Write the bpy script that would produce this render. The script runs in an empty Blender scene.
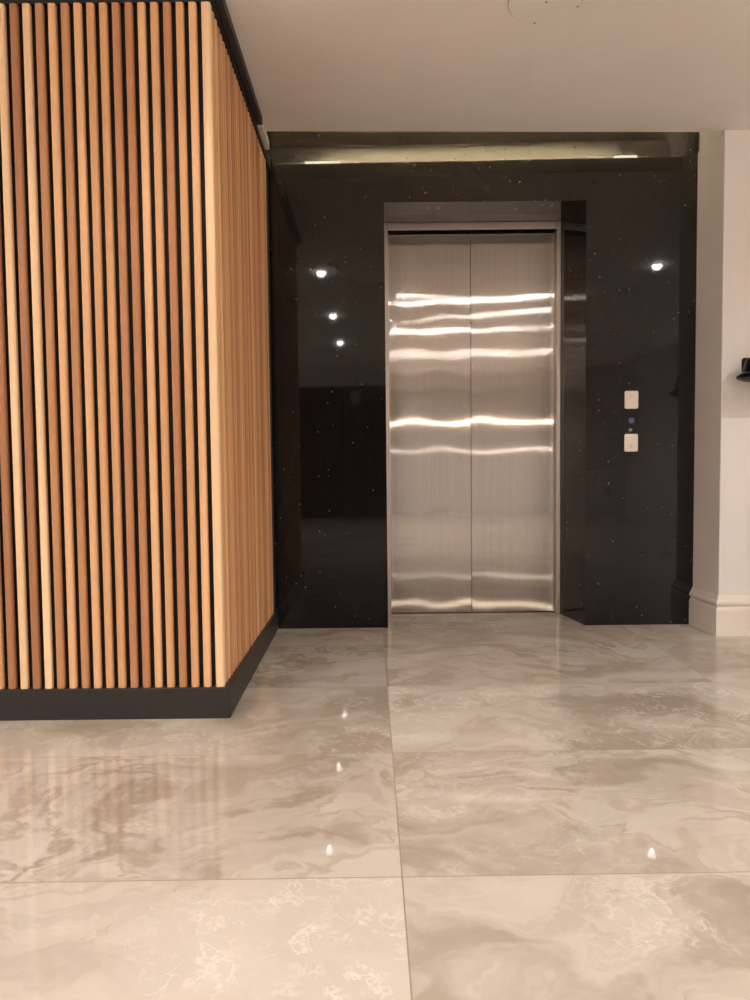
import bpy, bmesh, math, random
from mathutils import Vector, Matrix

C = bpy.context.scene.collection
random.seed(7)

# ------------------------------------------------------------------ dimensions (metres; camera stands at x=y=0, looks along +y)
CAM_H = 0.878
Y_GRANITE = 3.777
X_GL, X_GR = -0.538, 1.722
Y_DOOR = 4.099
Y_LEAF = Y_DOOR + 0.036               # the leaves run just behind the frame
X_OL, X_OR = 0.072, 1.1385            # opening at the face of the granite
X_DL, X_DC, X_DR = 0.065, 0.5758, 1.0865
Z_SOFFIT = 2.2586
Z_CEIL = 2.5
X_WOOD, Y_WOOD = -0.527, 2.434
Z_PLINTH, Z_WOOD = 0.109, 2.432
Y_WOOD_END = 3.68
X_WR, Y_WR = 1.738, 3.5255
X_ROOM_L, X_ROOM_R, Y_ROOM_B = -3.6, 4.2, -4.2


# ------------------------------------------------------------------ helpers
def link(o, parent=None):
    C.objects.link(o)
    if parent is not None:
        o.parent = parent
    return o


def tag(o, label=None, cat=None, group=None, kind=None):
    if label: o['label'] = label
    if cat: o['category'] = cat
    if group: o['group'] = group
    if kind: o['kind'] = kind
    return o


def thing(name, label, cat, loc=(0, 0, 0), group=None):
    o = bpy.data.objects.new(name, None)
    o.empty_display_size = 0.1
    link(o)
    o.location = loc
    return tag(o, label, cat, group)


def obj(name, bm, mats, parent=None, smooth=False, bevel=0.0, seg=2):
    bmesh.ops.recalc_face_normals(bm, faces=bm.faces[:])
    me = bpy.data.meshes.new(name)
    bm.to_mesh(me)
    bm.free()
    for m in (mats if isinstance(mats, (list, tuple)) else [mats]):
        me.materials.append(m)
    if smooth:
        for p in me.polygons:
            p.use_smooth = True
    o = bpy.data.objects.new(name, me)
    link(o, parent)
    if bevel > 0:
        b = o.modifiers.new('bevel', 'BEVEL')
        b.width = bevel
        b.segments = seg
        b.limit_method = 'ANGLE'
    return o


def box(bm, x0, x1, y0, y1, z0, z1, mi=0):
    v = [bm.verts.new((x, y, z)) for x in (x0, x1) for y in (y0, y1) for z in (z0, z1)]
    for f in ((0, 1, 3, 2), (4, 6, 7, 5), (0, 4, 5, 1), (2, 3, 7, 6), (0, 2, 6, 4), (1, 5, 7, 3)):
        fc = bm.faces.new([v[i] for i in f])
        fc.material_index = mi


def prism(bm, pts, z0, z1, mi=0):
    a = [bm.verts.new((x, y, z0)) for x, y in pts]
    b = [bm.verts.new((x, y, z1)) for x, y in pts]
    n = len(pts)
    fs = [bm.faces.new(a), bm.faces.new(b)]
    for i in range(n):
        fs.append(bm.faces.new((a[i], a[(i + 1) % n], b[(i + 1) % n], b[i])))
    for f in fs:
        f.material_index = mi


def rounded_rect(x0, x1, y0, y1, r, seg=4):
    out = []
    for cx, cy, a0 in ((x1 - r, y1 - r, 0), (x0 + r, y1 - r, 90), (x0 + r, y0 + r, 180), (x1 - r, y0 + r, 270)):
        for k in range(seg + 1):
            a = math.radians(a0 + 90 * k / seg)
            out.append((cx + r * math.cos(a), cy + r * math.sin(a)))
    return out


def lathe(bm, prof, n=40, close=True):
    """profile of (radius, z) turned about the z axis"""
    rings = []
    for r, z in prof:
        if r < 1e-6:
            rings.append([bm.verts.new((0, 0, z))])
        else:
            rings.append([bm.verts.new((r * math.cos(2 * math.pi * k / n), r * math.sin(2 * math.pi * k / n), z)) for k in range(n)])
    for a, b in zip(rings, rings[1:]):
        for k in range(n):
            k2 = (k + 1) % n
            if len(a) == 1 and len(b) == 1:
                continue
            if len(a) == 1:
                bm.faces.new((a[0], b[k], b[k2]))
            elif len(b) == 1:
                bm.faces.new((a[k], a[k2], b[0]))
            else:
                bm.faces.new((a[k], a[k2], b[k2], b[k]))


def s2l(c):
    return tuple(((v / 255) / 12.92 if v / 255 <= 0.04045 else ((v / 255 + 0.055) / 1.055) ** 2.4) for v in c)


# ------------------------------------------------------------------ node helpers
def new_mat(name):
    m = bpy.data.materials.new(name)
    m.use_nodes = True
    nt = m.node_tree
    nt.nodes.clear()
    out = nt.nodes.new('ShaderNodeOutputMaterial')
    b = nt.nodes.new('ShaderNodeBsdfPrincipled')
    nt.links.new(b.outputs[0], out.inputs[0])
    return m, nt, b


class NB:
    """small wrapper that writes node maths as expressions"""
    def __init__(s, nt):
        s.nt = nt

    def n(s, typ, **kw):
        nd = s.nt.nodes.new(typ)
        for k, v in kw.items():
            setattr(nd, k, v)
        return nd

    def put(s, sock, v):
        if isinstance(v, bpy.types.NodeSocket):
            s.nt.links.new(v, sock)
        else:
            sock.default_value = v

    def math(s, op, a, b=None, c=None, clamp=False):
        nd = s.n('ShaderNodeMath', operation=op, use_clamp=clamp)
        s.put(nd.inputs[0], a)
        if b is not None: s.put(nd.inputs[1], b)
        if c is not None: s.put(nd.inputs[2], c)
        return nd.outputs[0]

    def vec(s, x, y, z):
        nd = s.n('ShaderNodeCombineXYZ')
        for i, v in enumerate((x, y, z)):
            s.put(nd.inputs[i], v)
        return nd.outputs[0]

    def vmath(s, op, a, b=None, scale=None):
        nd = s.n('ShaderNodeVectorMath', operation=op)
        s.put(nd.inputs[0], a)
        if b is not None: s.put(nd.inputs[1], b)
        if scale is not None: s.put(nd.inputs['Scale'], scale)
        return nd.outputs[0]

    def noise(s, v, scale, detail=4, rough=0.5, dist=0.0, out='Fac'):
        nd = s.n('ShaderNodeTexNoise')
        s.put(nd.inputs['Vector'], v)
        nd.inputs['Scale'].default_value = scale
        nd.inputs['Detail'].default_value = detail
        nd.inputs['Roughness'].default_value = rough
        nd.inputs['Distortion'].default_value = dist
        return nd.outputs[out]

    def smooth(s, v, lo, hi, a=0.0, b=1.0):
        nd = s.n('ShaderNodeMapRange', interpolation_type='SMOOTHSTEP')
        s.put(nd.inputs[0], v)
        for i, x in enumerate((lo, hi, a, b)):
            s.put(nd.inputs[i + 1], x)
        return nd.outputs[0]

    def mix(s, f, a, b, blend='MIX'):
        nd = s.n('ShaderNodeMix', data_type='RGBA', blend_type=blend)
        s.put(nd.inputs[0], f)
        for sk, v in ((nd.inputs[6], a), (nd.inputs[7], b)):
            s.put(sk, v if isinstance(v, bpy.types.NodeSocket) else (*v[:3], 1.0))
        return nd.outputs[2]


def paint(name, rgb, rough=0.6, bump=0.0, spec=0.4, metal=0.0):
    m, nt, b = new_mat(name)
    N = NB(nt)
    tc = N.n('ShaderNodeTexCoord').outputs['Object']
    f = N.noise(tc, 3.0, 3)
    col = N.mix(N.smooth(f, 0.3, 0.7), tuple(v * 0.965 for v in rgb), rgb)
    nt.links.new(col, b.inputs['Base Color'])
    b.inputs['Roughness'].default_value = rough
    b.inputs['Specular IOR Level'].default_value = spec
    b.inputs['Metallic'].default_value = metal
    if bump:
        bp = N.n('ShaderNodeBump')
        bp.inputs['Strength'].default_value = bump
        bp.inputs['Distance'].default_value = 0.001
        nt.links.new(N.noise(tc, 180, 3), bp.inputs['Height'])
        nt.links.new(bp.outputs[0], b.inputs['Normal'])
    return m


def emit(name, rgb, strength):
    m, nt, b = new_mat(name)
    b.inputs['Base Color'].default_value = (0.02, 0.02, 0.02, 1)
    b.inputs['Emission Color'].default_value = (*rgb, 1)
    b.inputs['Emission Strength'].default_value = strength
    return m


# ------------------------------------------------------------------ materials
WALL_WHITE = paint('warm_white_paint', (0.72, 0.685, 0.66), 0.62, 0.12)
CEIL_WHITE = paint('ceiling_paint', (0.90, 0.865, 0.83), 0.7, 0.10)
TRIM_WHITE = paint('gloss_trim_paint', (0.74, 0.68, 0.62), 0.35)
PLINTH_BLACK = paint('satin_black_laminate', (0.022, 0.019, 0.019), 0.38, 0.05)
BACK_BLACK = paint('matt_black_backing', (0.006, 0.005, 0.005), 0.8)
CHANNEL_BLACK = paint('black_channel', (0.008, 0.007, 0.007), 0.5)
PLASTIC_BLACK = paint('black_plastic', (0.005, 0.005, 0.007), 0.35, spec=0.25)
DARK_GLASS = paint('dark_display_glass', (0.004, 0.004, 0.006), 0.08, spec=0.5)
GAP_DARK = paint('dark_gap', (0.05, 0.043, 0.038), 0.8)
ALU = paint('brushed_aluminium', (0.6, 0.58, 0.56), 0.35, metal=1.0)
BUTTON = paint('satin_button_metal', (0.72, 0.66, 0.58), 0.45)
LED_BLUE = emit('blue_display_glow', (0.08, 0.10, 0.5), 0.13)
LED_WHITE = emit('white_display_glow', (0.8, 0.75, 0.75), 0.12)
LAMP_GLOW = emit('downlight_glow', (1.0, 0.92, 0.84), 100.0)
COVE_GLOW = emit('cove_strip_glow', (1.0, 0.81, 0.47), 420.0)
TUBE_GLOW = emit('linear_light_glow', (1.0, 0.82, 0.62), 13.0)
END_GLOW = emit('cove_end_lamp_glow', (1.0, 0.88, 0.62), 20.0)
FILL_GLOW = emit('fill_uplight_glow', (1.0, 0.95, 0.90), 21.0)
BAR_GLOW = emit('white_line_light_glow', (1.0, 0.86, 0.72), 7.0)


def granite_mat():
    m, nt, b = new_mat('polished_black_granite')
    N = NB(nt)
    tc = N.n('ShaderNodeTexCoord').outputs['Object']
    base = N.mix(N.noise(tc, 2.2, 3), (0.0085, 0.0076, 0.0073), (0.0130, 0.0116, 0.0112))
    col = base
    for scale, keep, r0, bright, off in ((38.0, 0.88, 0.19, 0.60, 0.0), (50.0, 0.80, 0.17, 0.22, 3.7), (85.0, 0.75, 0.22, 0.07, 8.1)):
        vo = N.n('ShaderNodeTexVoronoi', feature='F1')
        nt.links.new(N.vmath('ADD', tc, (off, off * 1.3, off * 0.7)), vo.inputs['Vector'])
        vo.inputs['Scale'].default_value = scale
        sp = N.n('ShaderNodeSeparateColor')
        nt.links.new(vo.outputs['Color'], sp.inputs[0])
        near = N.smooth(vo.outputs['Distance'], r0, r0 * 0.55)
        pick = N.math('GREATER_THAN', sp.outputs[0], keep)
        k = N.math('MULTIPLY', N.math('MULTIPLY', near, pick), N.math('POWER', sp.outputs[1], 2.6))
        col = N.mix(k, col, (bright * 1.25, bright * 1.12, bright * 0.95))
    nt.links.new(col, b.inputs['Base Color'])
    b.inputs['Roughness'].default_value = 0.035
    b.inputs['IOR'].default_value = 1.42
    return m


GRANITE = granite_mat()


def steel_mat():
    """vertically brushed stainless steel: every fine upright scratch tilts the normal a little sideways"""
    m, nt, b = new_mat('brushed_stainless_steel')
    N = NB(nt)
    geo = N.n('ShaderNodeNewGeometry')
    tc = N.n('ShaderNodeTexCoord').outputs['Object']
    sp = N.n('ShaderNodeSeparateXYZ')
    nt.links.new(tc, sp.inputs[0])
    # grain cells 0.25 mm wide and 40 mm long
    gx = N.math('FLOOR', N.math('MULTIPLY', sp.outputs[0], 16000.0))
    gz = N.math('FLOOR', N.math('MULTIPLY', N.math('ADD', sp.outputs[2], N.math('MULTIPLY', gx, 0.0137)), 400.0))
    wn = N.n('ShaderNodeTexWhiteNoise', noise_dimensions='3D')
    nt.links.new(N.vec(gx, gz, 0.0), wn.inputs['Vector'])
    sc = N.n('ShaderNodeSeparateColor')
    nt.links.new(wn.outputs['Color'], sc.inputs[0])
    tri = N.math('SUBTRACT', N.math('ADD', sc.outputs[0], sc.outputs[1]), 1.0)
    tilt = N.math('MULTIPLY', tri, 0.27)
    nrm = N.vmath('NORMALIZE', N.vmath('ADD', geo.outputs['Normal'], N.vec(tilt, 0.0, 0.0)))
    nt.links.new(nrm, b.inputs['Normal'])
    streak = N.noise(N.vmath('MULTIPLY', tc, (90.0, 1.0, 0.6)), 1.0, 4, 0.6)
    col = N.mix(N.smooth(streak, 0.3, 0.7), (0.43, 0.40, 0.378), (0.47, 0.437, 0.413))
    nt.links.new(col, b.inputs['Base Color'])
    b.inputs['Metallic'].default_value = 1.0
    b.inputs['Roughness'].default_value = 0.045
    return m


STEEL = steel_mat()
JAMB_STEEL = paint('satin_steel_frame', (0.50, 0.45, 0.41), 0.30, metal=1.0)


def wood_mat(name, rgb):
    m, nt, b = new_mat(name)
    N = NB(nt)
    tc = N.n('ShaderNodeTexCoord').outputs['Object']
    g = N.noise(N.vmath('MULTIPLY', tc, (45.0, 45.0, 1.2)), 1.0, 3, 0.5, 0.6)
    big = N.noise(N.vmath('MULTIPLY', tc, (20.0, 20.0, 0.7)), 1.0, 2)
    c1 = N.mix(N.smooth(g, 0.25, 0.75), tuple(v * k for v, k in zip(rgb, (0.90, 0.87, 0.83))), tuple(v * k for v, k in zip(rgb, (1.06, 1.06, 1.05))))
    col = N.mix(N.smooth(big, 0.35, 0.7, 0.0, 0.35), c1, tuple(v * k for v, k in zip(rgb, (0.82, 0.72, 0.60))))
    nt.links.new(col, b.inputs['Base Color'])
    b.inputs['Roughness'].default_value = 0.48
    b.inputs['Specular IOR Level'].default_value = 0.35
    return m


WOODS = [
    wood_mat('palest_wood', (0.850, 0.598, 0.370)),      # 0
    wood_mat('pale_wood', (0.754, 0.455, 0.247)),         # 1
    wood_mat('honey_wood', (0.650, 0.364, 0.182)),        # 2
    wood_mat('brown_wood', (0.520, 0.267, 0.130)),       # 3
    wood_mat('red_wood', (0.481, 0.227, 0.112)),        # 4
    wood_mat('dark_wood', (0.403, 0.189, 0.094)),       # 5
]

GR_PH = 0.0049                                           # the tiling lies turned by a fraction of a degree
TILE_W, TILE_D, GX, GY = 1.30, 0.650, 0.060, 1.462


def floor_mat():
    m, nt, b = new_mat('polished_marble_tile')
    N = NB(nt)
    tc = N.n('ShaderNodeTexCoord').outputs['Object']
    sp = N.n('ShaderNodeSeparateXYZ')
    nt.links.new(tc, sp.inputs[0])
    c, s = math.cos(GR_PH), math.sin(GR_PH)
    x = N.math('ADD', N.math('MULTIPLY', sp.outputs[0], c), N.math('MULTIPLY', sp.outputs[1], s))
    y = N.math('SUBTRACT', N.math('MULTIPLY', sp.outputs[1], c), N.math('MULTIPLY', sp.outputs[0], s))
    u = N.math('DIVIDE', N.math('SUBTRACT', x, GX), TILE_W)
    v = N.math('DIVIDE', N.math('SUBTRACT', y, GY), TILE_D)
    iu, iv = N.math('FLOOR', u), N.math('FLOOR', v)
    fu = N.math('MULTIPLY', N.math('ABSOLUTE', N.math('SUBTRACT', u, N.math('ROUND', u))), TILE_W)
    fv = N.math('MULTIPLY', N.math('ABSOLUTE', N.math('SUBTRACT', v, N.math('ROUND', v))), TILE_D)
    grout = N.math('LESS_THAN', N.math('MINIMUM', fu, fv), 0.0016)
    wn = N.n('ShaderNodeTexWhiteNoise', noise_dimensions='3D')
    nt.links.new(N.vec(iu, iv, 1.0), wn.inputs['Vector'])
    off = N.vmath('SCALE', wn.outputs['Color'], scale=23.0)
    sc = N.n('ShaderNodeSeparateColor')
    nt.links.new(wn.outputs['Color'], sc.inputs[0])
    p = N.vmath('ADD', N.vec(x, y, 0.0), off)
    flow = N.math('SUBTRACT', 1.0, N.math('ABSOLUTE', N.math('SUBTRACT', iv, N.math('MULTIPLY', N.math('ROUND', N.math('MULTIPLY', iv, 0.5001)), 2.0))), clamp=True)
    cloud = N.math('SUBTRACT', 1.0, flow)
    # slow warp of the whole pattern, drawn out sideways
    w1 = N.noise(p, 1.6, 3, 0.5, 0.0, 'Color')
    w2 = N.noise(p, 6.0, 4, 0.6, 0.0, 'Color')
    half = (0.5, 0.5, 0.5)
    pw = N.vmath('ADD', p, N.vmath('SCALE', N.vmath('SUBTRACT', w1, half), scale=0.85))
    pf = N.vmath('ADD', pw, N.vmath('SCALE', N.vmath('SUBTRACT', w2, half), scale=0.16))
    ps = N.vmath('MULTIPLY', pf, (0.75, 1.7, 1.0))
    # flowing clouded bands
    n1 = N.noise(ps, 1.5, 5, 0.55)
    band = N.smooth(n1, 0.36, 0.58)
    n2 = N.noise(N.vmath('ADD', ps, (4.0, 1.0, 2.0)), 3.2, 6, 0.62)
    col = N.mix(band, (0.315, 0.262, 0.21), (0.495, 0.442, 0.384))
    col = N.mix(N.smooth(n2, 0.42, 0.72, 0.0, 0.5), col, (0.565, 0.515, 0.455))

    # agate lines: contour lines of the slow noise
    def lines(field, freq, width):
        t = N.math('FRACT', N.math('MULTIPLY', field, freq))
        return N.smooth(N.math('ABSOLUTE', N.math('SUBTRACT', t, 0.5)), width, 0.0)
    agate_zone = N.smooth(N.noise(N.vmath('ADD', pw, (9.0, 3.0, 0.0)), 1.1, 2), 0.46, 0.62)
    ln = N.math('MULTIPLY', N.math('MULTIPLY', lines(n1, 8.0, 0.26), agate_zone), N.math('MULTIPLY_ADD', flow, 0.6, 0.4))
    col = N.mix(N.math('MULTIPLY', ln, 0.75), col, (0.27, 0.21, 0.155))
    edge = N.math('MULTIPLY', lines(n1, 3.0, 0.045), N.smooth(n2, 0.35, 0.6))
    col = N.mix(N.math('MULTIPLY', edge, N.math('MULTIPLY_ADD', flow, 0.35, 0.22)), col, (0.33, 0.25, 0.18))
    # pale crackle veins
    crk_zone = N.math('MULTIPLY', N.math('MULTIPLY_ADD', cloud, 0.6, 0.4), N.smooth(N.noise(N.vmath('ADD', pw, (1.0, 7.0, 5.0)), 1.7, 3), 0.42, 0.60))
    vo = N.n('ShaderNodeTexVoronoi', feature='DISTANCE_TO_EDGE')
    nt.links.new(N.vmath('ADD', N.vmath('MULTIPLY', p, (1.0, 1.3, 1.0)), N.vmath('SCALE', N.vmath('SUBTRACT', w2, half), scale=0.42)), vo.inputs['Vector'])
    vo.inputs['Scale'].default_value = 12.0
    brk = N.smooth(N.noise(p, 14.0, 4, 0.6), 0.42, 0.60)
    crk = N.math('MULTIPLY', N.math('MULTIPLY', N.smooth(vo.outputs['Distance'], 0.11, 0.0), brk), crk_zone)
    n3 = N.noise(pf, 9.0, 6, 0.65)
    crk2 = N.math('MULTIPLY', lines(n3, 4.0, 0.10), crk_zone)
    col = N.mix(N.math('MULTIPLY', crk, 0.42), col, (0.72, 0.67, 0.60))
    col = N.mix(N.math('MULTIPLY', crk2, 0.50), col, (0.76, 0.70, 0.63))
    # brownish cloud patches with broken edges
    patch = N.math('MULTIPLY', N.smooth(N.noise(N.vmath('ADD', pf, (3.0, 9.0, 1.0)), 3.4, 6, 0.68), 0.55, 0.66), N.smooth(N.noise(N.vmath('ADD', pw, (5.0, 2.0, 8.0)), 1.3, 2), 0.45, 0.6))
    col = N.mix(N.math('MULTIPLY', patch, N.math('MULTIPLY_ADD', cloud, 0.45, 0.25)), col, (0.36, 0.285, 0.215))
    # each tile a touch lighter or darker
    col = N.mix(N.math('MULTIPLY', sc.outputs[0], 0.12), col, (0.45, 0.385, 0.315))
    col = N.mix(grout, col, (0.27, 0.20, 0.135))
    nt.links.new(col, b.inputs['Base Color'])
    nt.links.new(N.mix(grout, (0.025,) * 3, (0.6,) * 3), b.inputs['Roughness'])
    b.inputs['IOR'].default_value = 1.42
    return m


FLOOR = floor_mat()

# ------------------------------------------------------------------ the setting
bm = bmesh.new()
box(bm, X_ROOM_L, X_ROOM_R, Y_ROOM_B, 4.24, -0.06, 0.0)
tag(obj('floor', bm, FLOOR), 'polished beige marble tile floor', 'floor', kind='structure')

# lowered ceiling with an open light slot in front of the granite; the slot's edge runs a hair out of square
bm = bmesh.new()
T = 0.075
YL0, YL1 = 3.498, 3.550
xa, xb = -0.515, X_WR
xe = -0.95                                              # the slot runs on behind the wood
prism(bm, [(X_ROOM_L, Y_ROOM_B), (X_ROOM_R, Y_ROOM_B), (X_ROOM_R, 3.60), (xb, 3.60), (xb, YL1), (xa, YL0), (xe, YL0 - 0.02), (xe, 3.70), (X_ROOM_L, 3.70)], Z_CEIL, Z_CEIL + T)
# curved back of the slot: rises behind the strip, then rolls away from it
cprof = [(0.0, 0.0), (0.0, 0.075), (-0.001, 0.098), (-0.004, 0.118), (-0.010, 0.138), (-0.020, 0.157), (-0.035, 0.174), (-0.056, 0.189), (-0.088, 0.201), (-0.130, 0.207), (-0.130, 0.0)]
ca = [bm.verts.new((xe, 3.328 + dy, Z_CEIL + T + dz)) for dy, dz in cprof]
cb = [bm.verts.new((xb, 3.390 + dy, Z_CEIL + T + dz)) for dy, dz in cprof]
bm.faces.new(ca)
bm.faces.new(cb)
for k in range(len(cprof)):
    k2 = (k + 1) % len(cprof)
    fc = bm.faces.new((ca[k], ca[k2], cb[k2], cb[k]))
    fc.smooth = 0 < k < 9
prism(bm, [(xe - 0.1, 2.60), (xb + 0.1, 2.60), (xb + 0.1, 2.64), (xe - 0.1, 2.64)], Z_CEIL + T, 2.98)        # upstand behind the strip
prism(bm, [(xe - 0.1, 2.60), (xb + 0.1, 2.60), (xb + 0.1, 4.22), (xe - 0.1, 4.22)], 2.98, 3.02)        # lid of the slot
prism(bm, [(xe - 0.04, 2.60), (xe, 2.60), (xe, 3.90), (xe - 0.04, 3.90)], Z_CEIL + T, 2.98)
prism(bm, [(xe, Y_GRANITE + 0.002), (X_GL - 0.001, Y_GRANITE + 0.002), (X_GL - 0.001, 3.90), (xe, 3.90)], Z_CEIL, 2.98)   # slot end by the wood
tag(obj('ceiling', bm, CEIL_WHITE), 'plain off white lowered ceiling with a light slot', 'ceiling', kind='structure')

# black granite wall: two piers and a lintel round the opening
bm = bmesh.new()
prism(bm, [(X_GL, Y_GRANITE), (X_OL, Y_GRANITE), (X_DL, 4.22), (X_GL, 4.22)], 0.0, 2.98)
tag(obj('wall_front', bm, GRANITE), 'polished black granite wall panel left of the lift door', 'wall', kind='structure')
bm = bmesh.new()
prism(bm, [(X_OR, Y_GRANITE), (X_GR, Y_GRANITE), (X_GR, 4.22), (X_DR, 4.22), (X_DR, Y_DOOR - 0.013)], 0.0, 2.98)
tag(obj('wall_front', bm, GRANITE), 'polished black granite wall panel right of the lift door', 'wall', kind='structure')
bm = bmesh.new()
prism(bm, [(X_OL, Y_GRANITE), (X_OR, Y_GRANITE), (X_DR, Y_DOOR - 0.013), (X_DR, 4.22), (X_DL, 4.22)], Z_SOFFIT, 2.98)
tag(obj('wall_front', bm, GRANITE), 'polished black granite lintel over the lift door', 'wall', kind='structure')

# white wall on the right: the return beside the granite and the face turned to the room
bm = bmesh.new()
prism(bm, [(X_WR, Y_WR), (X_ROOM_R, Y_WR), (X_ROOM_R, 4.22), (X_GR, 4.22), (X_GR, Y_GRANITE)], 0.0, Z_CEIL)
prism(bm, [(X_WR, 3.60), (X_WR + 0.1, 3.60), (X_WR + 0.1, 4.22), (X_WR, 4.22)], Z_CEIL, 2.98)
prism(bm, [(X_WR, 2.60), (X_WR + 0.1, 2.60), (X_WR + 0.1, 3.60), (X_WR, 3.60)], Z_CEIL + 0.075, 2.98)
tag(obj('wall_right', bm, WALL_WHITE, bevel=0.004), 'white painted wall corner right of the black granite', 'wall', kind='structure')

bm = bmesh.new()
box(bm, X_ROOM_L - 0.1, X_ROOM_L, Y_ROOM_B, 3.7, 0, Z_CEIL + T)
tag(obj('wall_left', bm, WALL_WHITE), kind='structure')
bm = bmesh.new()
box(bm, X_ROOM_R, X_ROOM_R + 0.1, Y_ROOM_B, 3.6, 0, Z_CEIL + T)
tag(obj('wall_side', bm, WALL_WHITE), kind='structure')
bm = bmesh.new()
DX0, DX1, DZ = -1.25, 0.25, 2.2
for r in ((X_ROOM_L, DX0, 0, Z_CEIL + T), (DX1, X_ROOM_R, 0, Z_CEIL + T), (DX0, DX1, DZ, Z_CEIL + T)):
    box(bm, r[0], r[1], Y_ROOM_B - 0.15, Y_ROOM_B, r[2], r[3])
tag(obj('wall_back', bm, WALL_WHITE), kind='structure')
# dark glazed doors in the far wall behind the camera
d2 = bpy.data.objects.new('door_2', None)
link(d2)
d2.location = ((DX0 + DX1) / 2, Y_ROOM_B - 0.08, 0)
tag(d2, kind='structure')
w = (DX1 - DX0) / 2
bm = bmesh.new()
for x0, x1, z0, z1 in ((-w, -w + .06, 0, DZ), (w - .06, w, 0, DZ), (-w + .06, w - .06, DZ - .06, DZ), (-.03, .03, 0, DZ - .06), (-w + .06, -.03, 0, .1), (.03, w - .06, 0, .1)):
    box(bm, x0, x1, -.03, .03, z0, z1)
tag(obj('door_frame', bm, PLASTIC_BLACK, d2), kind='structure')
bm = bmesh.new()
box(bm, -w + .06, -.03, -.005, .005, .1, DZ - .06)
box(bm, .03, w - .06, -.005, .005, .1, DZ - .06)
tag(obj('door_glass', bm, DARK_GLASS, d2), kind='structure')

# moulded skirting round the white corner
prof = [(0.0, 0.0), (0.020, 0.0), (0.020, 0.128), (0.017, 0.140), (0.010, 0.147), (0.011, 0.152), (0.018, 0.157), (0.020, 0.166), (0.017, 0.176), (0.010, 0.184), (0.007, 0.196), (0.004, 0.203), (0.0, 0.203)]
bm = bmesh.new()
stations = []
for k in range(3):
    ring = []
    for d, z in prof:
        if k == 0: ring.append(bm.verts.new((X_GR - d, Y_GRANITE - 0.0005, z)))
        elif k == 1: ring.append(bm.verts.new((X_WR - d, Y_WR - d, z)))
        else: ring.append(bm.verts.new((X_ROOM_R, Y_WR - d, z)))
    stations.append(ring)
for a, b2 in zip(stations, stations[1:]):
    for i in range(len(prof)):
        j = (i + 1) % len(prof)
        bm.faces.new((a[i], a[j], b2[j], b2[i]))
bm.faces.new(stations[0])
bm.faces.new(stations[2])
tag(obj('baseboard_right', bm, TRIM_WHITE), 'white moulded skirting board on the right wall corner', 'baseboard', kind='structure')

# ------------------------------------------------------------------ wood slat block
wood = thing('slatted_partition', 'partition clad in vertical mixed brown timber slats above a black plinth', 'partition', (X_WOOD, Y_WOOD, 0))


def rel(bm, o):
    bmesh.ops.translate(bm, verts=bm.verts[:], vec=-Vector(o.location))
    return bm


SW, SD, PITCH = 0.0265, 0.024, 0.0428
seq = [0, 1, 2, 4, 2, 1, 4, 4, 2, 2, 1, 3, 1, 3, 0, 5, 0, 5, 2, 3, 1, 4, 2, 5, 1, 3, 0, 2, 4]
X_SLAT_END = X_ROOM_L + 0.02


def slat(bm, x0, x1, y0, y1, mi):
    prism(bm, rounded_rect(x0, x1, y0, y1, 0.008, 5), Z_PLINTH, Z_WOOD, mi)


bm = bmesh.new()
x = X_WOOD - 0.002
i = 0
while x - SW > X_SLAT_END:
    wd = 0.031 if i == 0 else SW
    slat(bm, x - wd, x, Y_WOOD, Y_WOOD + (0.031 if i == 0 else SD), seq[i] if i < len(seq) else random.choice([0, 1, 1, 2, 2, 3, 4, 5]))
    x -= (wd + PITCH - SW)
    i += 1
sl = obj('slat_cladding', rel(bm, wood), WOODS, wood)
tag(sl, 'vertical slats on the face turned to the room')
for p in sl.data.polygons:
    p.use_smooth = len(p.vertices) == 4 and False
bm = bmesh.new()
y = Y_WOOD + 0.031 + PITCH - SW
i = 0
side_seq = [2, 1, 3, 2, 2, 4, 2, 4, 3, 2, 2, 4, 2, 3, 2, 4, 1, 2, 3, 2, 2, 4, 3, 2, 1, 2, 3, 2, 1, 2, 2]
while y + SW < Y_WOOD_END:
    slat(bm, X_WOOD - 0.002 - SD, X_WOOD - 0.002, y, y + SW, side_seq[i % len(side_seq)])
    y += PITCH
    i += 1
tag(obj('slat_cladding', rel(bm, wood), WOODS, wood), 'vertical slats on the face turned to the lift')
bm = bmesh.new()
prism(bm, [(X_SLAT_END, Y_WOOD + SD + 0.001), (X_WOOD - SD - 0.004, Y_WOOD + SD + 0.001), (X_WOOD - SD - 0.004, Y_GRANITE - 0.004), (X_SLAT_END, Y_GRANITE - 0.004)], Z_PLINTH, Z_WOOD)
obj('backing_board', rel(bm, wood), BACK_BLACK, wood)
bm = bmesh.new()
prism(bm, [(X_SLAT_END, Y_WOOD - 0.010), (X_WOOD + 0.018, Y_WOOD - 0.010), (X_WOOD + 0.006, Y_GRANITE - 0.002), (X_SLAT_END, Y_GRANITE - 0.002)], 0.0, Z_PLINTH)
obj('plinth', rel(bm, wood), PLINTH_BLACK, wood, bevel=0.002)
bm = bmesh.new()
prism(bm, [(X_SLAT_END, Y_WOOD + 0.004), (X_WOOD + 0.004, Y_WOOD + 0.004), (X_WOOD + 0.004, Y_GRANITE - 0.002), (X_SLAT_END, Y_GRANITE - 0.002)], Z_WOOD, Z_CEIL - 0.0005)
obj('top_channel', rel(bm, wood), CHANNEL_BLACK, wood)
bm = bmesh.new()
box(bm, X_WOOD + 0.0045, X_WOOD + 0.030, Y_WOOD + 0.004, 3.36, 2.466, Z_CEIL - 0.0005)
obj('edge_trim', rel(bm, wood), paint('shaded_trim_tone', (0.045, 0.042, 0.036), 0.5), wood)  # shaded length of the white trim, its shade painted in as dark grey
bm = bmesh.new()
box(bm, X_WOOD + 0.0045, X_WOOD + 0.026, 3.362, 3.60, 2.458, Z_CEIL - 0.0005)
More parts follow.
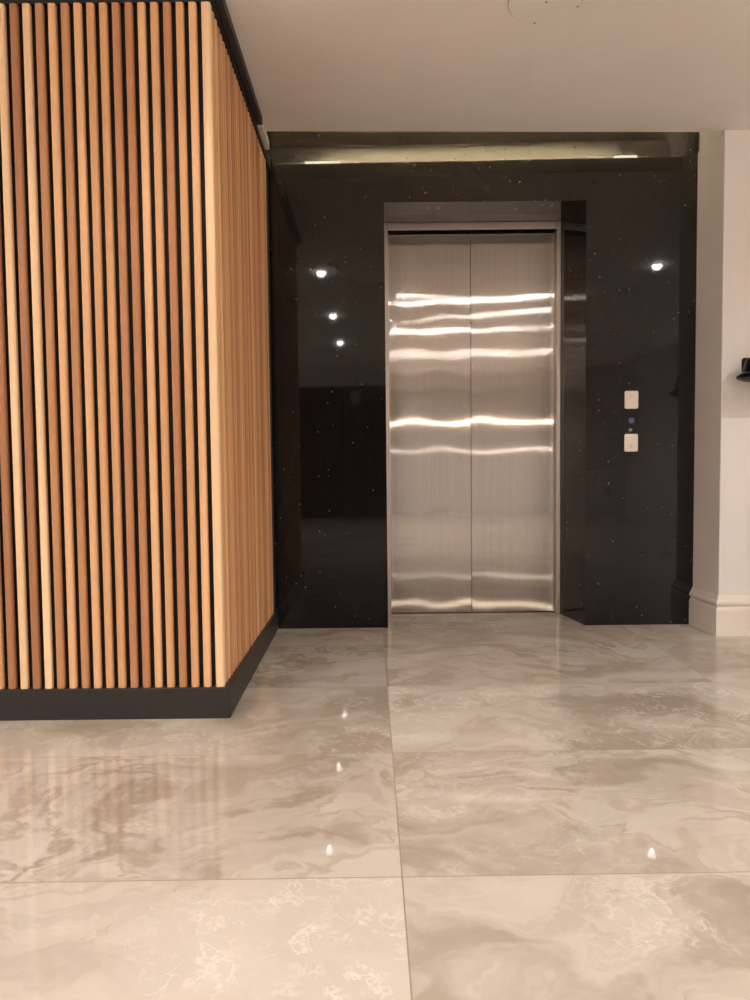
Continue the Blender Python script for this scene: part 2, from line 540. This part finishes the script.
tag(obj('edge_trim', rel(bm, wood), TRIM_WHITE, wood), 'end of the white trim under the ceiling, coloured as lit')  # cove-lit end of the same trim, set off by its paler colour

# ------------------------------------------------------------------ lift doors
lift = thing('elevator_door', 'closed two leaf brushed stainless steel lift door set in black granite', 'elevator door', (X_DC, Y_DOOR, 0))
JL, JR, HZ = 0.034, 0.024, 2.217
NXD, NZD = 36, 150


def leaf(x0, x1, side):
    """steel sheet with the slight waves that bend the reflections"""
    bm = bmesh.new()
    z0, z1 = 0.006, Z_SOFFIT - 0.001

    def wave(x, z):
        u = (x - x0) / (x1 - x0)
        zz = z - 1.2
        if side == 0:
            a = 0.0007 * math.sin(2.6 * u + 0.3) * math.sin(4.2 * zz + 0.5)
            b = 0.00025 * math.sin(7.0 * u + 5.0 * zz) * math.sin(11 * zz + 1.0)
            c = 0.00022 * math.sin(9 * u - 1.2) * math.sin(17 * zz)
        else:
            a = 0.0011 * (u - 0.15) * math.sin(2.4 * zz - 0.2) + 0.0006 * math.sin(3.4 * u + 1.1) * math.sin(5.0 * zz)
            b = 0.00025 * math.sin(6.0 * u - 4.0 * zz + 2.0) * math.sin(10 * zz + 2.0)
            c = 0.00025 * math.exp(-((u - 0.12) / 0.14) ** 2) * math.sin(19 * zz + 0.7)
        return -0.55 * (a + b + c)
    grid = [[bm.verts.new((x0 + (x1 - x0) * i / NXD, Y_LEAF + wave(x0 + (x1 - x0) * i / NXD, z0 + (z1 - z0) * j / NZD), z0 + (z1 - z0) * j / NZD)) for i in range(NXD + 1)] for j in range(NZD + 1)]
    for j in range(NZD):
        for i in range(NXD):
            bm.faces.new((grid[j][i], grid[j][i + 1], grid[j + 1][i + 1], grid[j + 1][i]))
    # returns of the sheet and its back
    rim = [grid[0][i] for i in range(NXD + 1)] + [grid[j][NXD] for j in range(1, NZD + 1)] + [grid[NZD][i] for i in range(NXD - 1, -1, -1)] + [grid[j][0] for j in range(NZD - 1, 0, -1)]
    back = [bm.verts.new((v.co.x, Y_LEAF + 0.03, v.co.z)) for v in rim]
    n = len(rim)
    for k in range(n):
        bm.faces.new((rim[k], rim[(k + 1) % n], back[(k + 1) % n], back[k]))
    bm.faces.new(back)
    o = obj('door_leaf', rel(bm, lift), STEEL, lift)
    me = o.data
    for p in me.polygons:
        p.use_smooth = abs(p.normal.y) > 0.9 and len(p.vertices) == 4
    me.attributes.new('sharp_edge', 'BOOLEAN', 'EDGE')
    lim = Y_DOOR + 0.029 - lift.location.y
    face_cnt = {}
    for p in me.polygons:
        for ek in p.edge_keys:
            face_cnt.setdefault(ek, []).append(p.use_smooth)
    for e in me.edges:
        fl = face_cnt.get(tuple(sorted(e.vertices)), [])
        e.use_edge_sharp = not all(fl)
    return o


leaf(X_DL + JL, X_DC - 0.0016, 0)
leaf(X_DC + 0.0016, X_DR - JR, 1)
bm = bmesh.new()
box(bm, X_DC - 0.012, X_DC + 0.012, Y_LEAF + 0.031, Y_LEAF + 0.036, 0.006, Z_SOFFIT - 0.002)
obj('gap_seal', rel(bm, lift), GAP_DARK, lift)
for x0, x1 in ((X_DL + 0.0012, X_DL + JL - 0.001), (X_DR - JR + 0.001, X_DR - 0.001 + 0.0)):
    bm = bmesh.new()
    box(bm, x0, x1, Y_DOOR - 0.012, Y_LEAF + 0.03, 0.0, Z_SOFFIT - 0.001)
    obj('jamb', rel(bm, lift), JAMB_STEEL, lift, bevel=0.0015)
bm = bmesh.new()
box(bm, X_DL + JL, X_DR - JR, Y_DOOR - 0.012, Y_DOOR - 0.004, HZ, Z_SOFFIT - 0.001)
obj('header', rel(bm, lift), JAMB_STEEL, lift, bevel=0.0015)
bm = bmesh.new()
box(bm, X_DL + JL, X_DR - JR, Y_LEAF - 0.010, Y_LEAF + 0.034, 0.0, 0.004)
obj('sill', rel(bm, lift), GAP_DARK, lift)

# ------------------------------------------------------------------ call panel
cp = thing('call_panel', 'slim black lift call panel with two square pale buttons on granite', 'call panel', (1.379, Y_GRANITE, 1.098))


def plate(bm, w, h, y0, y1, r, cx=0.0, cz=0.0):
    pts = rounded_rect(cx - w / 2, cx + w / 2, cz - h / 2, cz + h / 2, r, 5)
    a = [bm.verts.new((x, y0, z)) for x, z in pts]
    b = [bm.verts.new((x, y1, z)) for x, z in pts]
    n = len(pts)
    bm.faces.new(a)
    bm.faces.new(b)
    for i in range(n):
        bm.faces.new((a[i], a[(i + 1) % n], b[(i + 1) % n], b[i]))
    return bm


obj('face_plate', plate(bmesh.new(), 0.082, 0.345, -0.006, 0.001, 0.006), DARK_GLASS, cp, bevel=0.001)
for cz in (0.1145, -0.1135):
    bt = obj('button', plate(bmesh.new(), 0.073, 0.094, -0.0115, -0.006, 0.009, 0, cz), BUTTON, cp, bevel=0.002)
    bm = bmesh.new()
    lathe(bm, [(0.0, -0.001), (0.0075, -0.001), (0.0085, 0.0), (0.0, 0.0)], 20)
    bmesh.ops.rotate(bm, verts=bm.verts[:], cent=(0, 0, 0), matrix=Matrix.Rotation(math.radians(-90), 3, 'X'))
    bmesh.ops.translate(bm, verts=bm.verts[:], vec=(0, -0.0116, cz + (0.018 if cz > 0 else -0.018)))
    obj('button_mark', bm, paint('button_mark_tone', (0.60, 0.53, 0.44), 0.5), bt)
bm = bmesh.new()
plate(bm, 0.052, 0.110, -0.0072, -0.006, 0.004, 0, 0.0)
dsp = obj('display', bm, DARK_GLASS, cp)
bm = bmesh.new()
plate(bm, 0.030, 0.030, -0.0078, -0.0072, 0.010, 0.002, 0.004)
tag(obj('display_light', bm, LED_BLUE, dsp), 'dim blue light')
bm = bmesh.new()
plate(bm, 0.018, 0.014, -0.0078, -0.0072, 0.006, -0.003, -0.045)
tag(obj('display_light', bm, LED_WHITE, dsp), 'small pale light')

# ------------------------------------------------------------------ black fitting on the white wall, half out of frame
fx = thing('wall_fixture', 'black tapered fitting with a rounded rim on the right white wall', 'wall fixture', (1.874, Y_WR, 1.259))
bm = bmesh.new()
lathe(bm, [(0.0, 0.0), (0.050, 0.0), (0.085, 0.006), (0.112, 0.016), (0.120, 0.025), (0.117, 0.033), (0.105, 0.040), (0.096, 0.046), (0.0, 0.046)], 48)
bmesh.ops.translate(bm, verts=bm.verts[:], vec=(0, -0.135, 0))
obj('rim', bm, PLASTIC_BLACK, fx, smooth=True)
bm = bmesh.new()
lathe(bm, [(0.0, 0.046), (0.094, 0.046), (0.078, 0.108), (0.075, 0.112), (0.068, 0.114), (0.0, 0.118)], 48)
bmesh.ops.translate(bm, verts=bm.verts[:], vec=(0, -0.135, 0))
obj('shade', bm, PLASTIC_BLACK, fx, smooth=False)
bm = bmesh.new()
box(bm, -0.02, 0.02, -0.075, -0.008, 0.062, 0.094)
obj('arm', bm, PLASTIC_BLACK, fx, bevel=0.003)
bm = bmesh.new()
plate(bm, 0.075, 0.11, -0.008, -0.0003, 0.012, 0, 0.078)
obj('back_plate', bm, PLASTIC_BLACK, fx, bevel=0.001)

# ------------------------------------------------------------------ round flush cover in the ceiling
cv = thing('ceiling_cover', 'faint round painted cover flush in the ceiling above the lift approach', 'ceiling cover', (0.622, 2.545, Z_CEIL))
bm = bmesh.new()
lathe(bm, [(0.0, -0.0004), (0.129, -0.0004), (0.129, -0.004), (0.126, -0.0058), (0.0, -0.0058)], 64)
obj('plate', bm, CEIL_WHITE, cv)
bm = bmesh.new()
lathe(bm, [(0.1292, -0.0003), (0.1292, -0.002), (0.1315, -0.002), (0.1315, -0.0003), (0.1292, -0.0003)], 64)
obj('edge_gap', bm, paint('edge_gap_tone', (0.42, 0.37, 0.33), 0.8), cv)
for dx, dy in ((0.002, 0.006), (-0.012, 0.124), (0.120, 0.030)):
    bm = bmesh.new()
    lathe(bm, [(0.0, -0.0058), (0.0045, -0.0058), (0.0045, -0.0072), (0.003, -0.0080), (0.0, -0.0080)], 14)
    bmesh.ops.translate(bm, verts=bm.verts[:], vec=(dx, dy, 0))
    obj('screw', bm, paint('screw_tone', (0.36, 0.30, 0.26), 0.6), cv)

# ------------------------------------------------------------------ light fittings
# LED strip lying on the edge of the ceiling slot
XS0, XS1 = -0.37, 1.51
st = thing('cove_light_strip', 'warm light strip hidden in the ceiling slot over the granite', 'light strip', ((XS0 + XS1) / 2, 3.465, Z_CEIL + T))
hl = (XS1 - XS0) / 2
bm = bmesh.new()
for y0, y1, z0, z1, e in ((-0.012, 0.012, 0.0002, 0.003, 0.0), (0.010, 0.012, 0.003, 0.020, 0.0), (-0.012, -0.010, 0.003, 0.014, 0.0)):
    box(bm, -hl, hl, y0, y1, z0, z1)
obj('channel', bm, ALU, st)
bm = bmesh.new()
box(bm, -hl + 0.002, hl - 0.002, -0.0095, 0.0095, 0.0035, 0.011)
obj('diffuser', bm, COVE_GLOW, st)
for x0, x1 in ((-hl, -hl + 0.20), (hl - 0.13, hl)):
    bm = bmesh.new()
    box(bm, x0, x1, -0.009, 0.009, 0.0205, 0.036)
    obj('end_lamp', bm, END_GLOW, st, bevel=0.003)
st.rotation_euler = (0, 0, math.atan2(YL1 - YL0, xb - xa))

DOWN = [(-0.417, 1.569, 'recessed downlight seen as the highest bright dot left of the lift'),
        (-0.414, -0.12, 'recessed downlight seen as the middle bright dot left of the lift'),
        (-0.417, -1.78, 'recessed downlight seen as the lowest bright dot left of the lift'),
        (0.98, 1.30, 'recessed downlight seen as the brightest highest streak across the lift door'),
        (1.00, -0.28, 'recessed downlight seen as the third streak down the lift door'),
        (1.00, -2.1, 'recessed downlight seen as the lowest thin streak high on the lift door'),
        (1.93, 0.80, 'recessed downlight seen as the thin second streak on the right of the lift door'),
        (2.353, 1.679, 'recessed downlight seen as the bright dot right of the lift')]
DOWN += [(a, b, 'added unseen ceiling downlight that fills the room with light') for a, b in ((-2.2, 1.57), (-2.2, -0.12), (-2.2, -1.8), (-2.2, -3.4), (2.353, -2.1))]  # extra downlights out of view, added to spread light over the room
POWER = {(-0.417, 1.569): 13, (-0.414, -0.12): 20, (0.98, 1.30): 9, (1.00, -0.28): 28, (1.93, 0.80): 12, (2.353, 1.679): 50, (-2.2, 1.57): 18}
proto = None
for px, py, lab in DOWN:
    if proto is None:
        d = proto = thing('downlight', lab, 'downlight', (px, py, Z_CEIL), 'ceiling downlights')
        bm = bmesh.new()
        lathe(bm, [(0.036, -0.0003), (0.050, -0.0003), (0.050, -0.004), (0.047, -0.006), (0.036, -0.006), (0.036, -0.0003)], 40)
        obj('trim_ring', bm, TRIM_WHITE, d)
        bm = bmesh.new()
        lathe(bm, [(0.0, -0.0004), (0.0345, -0.0004)] + [(0.0345 * math.cos(a * math.pi / 16), -0.004 - 0.034 * math.sin(a * math.pi / 16)) for a in range(8)] + [(0.0, -0.038)], 32)
        obj('lamp', bm, LAMP_GLOW, d)
    else:
        d = proto.copy()
        C.objects.link(d)
        d.location = (px, py, Z_CEIL)
        d['label'] = lab
        for ch in list(proto.children):
            c2 = ch.copy()
            C.objects.link(c2)
            c2.parent = d
    L = bpy.data.lights.new('downlight_beam', 'SPOT')
    L.energy = POWER.get((px, py), 82)
    L.color = (1.0, 0.955, 0.915)
    L.spot_size = math.radians(145)
    L.spot_blend = 0.6
    L.shadow_soft_size = 0.014
    lo = bpy.data.objects.new('downlight_beam', L)
    C.objects.link(lo)
    lo.location = (px, py, Z_CEIL - 0.056)

# two linear wall lights on the far wall behind the camera
for name, x0, x1, z, mat, lab in (('linear_wall_light', 0.45, 2.8, 1.60, TUBE_GLOW, 'long warm wall light reflected as the broad streak across the lift door'),
                                  ('linear_wall_light', 2.0, 3.3, 1.115, BAR_GLOW, 'shorter wall light reflected as the streak on the right leaf')):
    t = thing(name, lab, 'wall light', ((x0 + x1) / 2, Y_ROOM_B, z))
    hw = (x1 - x0) / 2
    bm = bmesh.new()
    box(bm, -hw, hw, 0.0004, 0.02, -0.035, 0.035)
    obj('housing', bm, ALU, t, bevel=0.002)
    bm = bmesh.new()
    box(bm, -hw + 0.01, hw - 0.01, 0.0201, 0.032, -0.028, 0.028)
    obj('diffuser', bm, mat, t, bevel=0.004)

# unseen uplight troughs added on the two side walls to brighten the ceiling
for xw, sgn, y0, y1, lab in ((X_ROOM_L, 1, -3.6, 1.8, 'added unseen trough on the left wall that brightens the ceiling'), (X_ROOM_R, -1, -1.2, 3.2, 'added unseen trough on the right wall that brightens the ceiling')):
    t = thing('fill_uplight', lab, 'wall light', (xw, (y0 + y1) / 2, 2.02))
    hw = (y1 - y0) / 2
    bm = bmesh.new()
    for a0, a1, z0, z1 in ((0.0004, 0.11, 0.0, 0.006), (0.104, 0.11, 0.006, 0.09), (0.0004, 0.006, 0.006, 0.09)):
        box(bm, min(a0 * sgn, a1 * sgn), max(a0 * sgn, a1 * sgn), -hw, hw, z0, z1)
    obj('trough', bm, TRIM_WHITE, t)
    bm = bmesh.new()
    box(bm, min(0.03 * sgn, 0.08 * sgn), max(0.03 * sgn, 0.08 * sgn), -hw + 0.01, hw - 0.01, 0.0061, 0.04)
    obj('diffuser', bm, FILL_GLOW, t)

# ------------------------------------------------------------------ world, camera, view
W = bpy.data.worlds.new('World')
bpy.context.scene.world = W
W.use_nodes = True
W.node_tree.nodes['Background'].inputs[0].default_value = (0.02, 0.018, 0.016, 1)

p, yw, rl, f = 0.0491, 0.0022, -0.0105, 704.4
fw = Vector((math.sin(yw) * math.cos(p), math.cos(yw) * math.cos(p), -math.sin(p)))
r = Vector((math.cos(yw), -math.sin(yw), 0))
u = r.cross(fw)
r2 = r * math.cos(rl) + u * math.sin(rl)
u2 = u * math.cos(rl) - r * math.sin(rl)
cam = bpy.data.cameras.new('camera')
co = bpy.data.objects.new('camera', cam)
C.objects.link(co)
M = Matrix((r2, u2, -fw)).transposed().to_4x4()
M.translation = (0, 0, CAM_H)
co.matrix_world = M
cam.sensor_width = 36
cam.lens = f / 1000 * 36
cam.clip_start = 0.02
bpy.context.scene.camera = co

sc = bpy.context.scene
sc.view_settings.view_transform = 'Standard'
sc.view_settings.look = 'None'
sc.view_settings.exposure = 0.55
sc.view_settings.gamma = 1.0
sc.view_settings.use_curve_mapping = False
sc.cycles.max_bounces = 10
sc.cycles.glossy_bounces = 6
sc.cycles.diffuse_bounces = 8
sc.cycles.sample_clamp_indirect = 8.0
sc.cycles.use_denoising = True
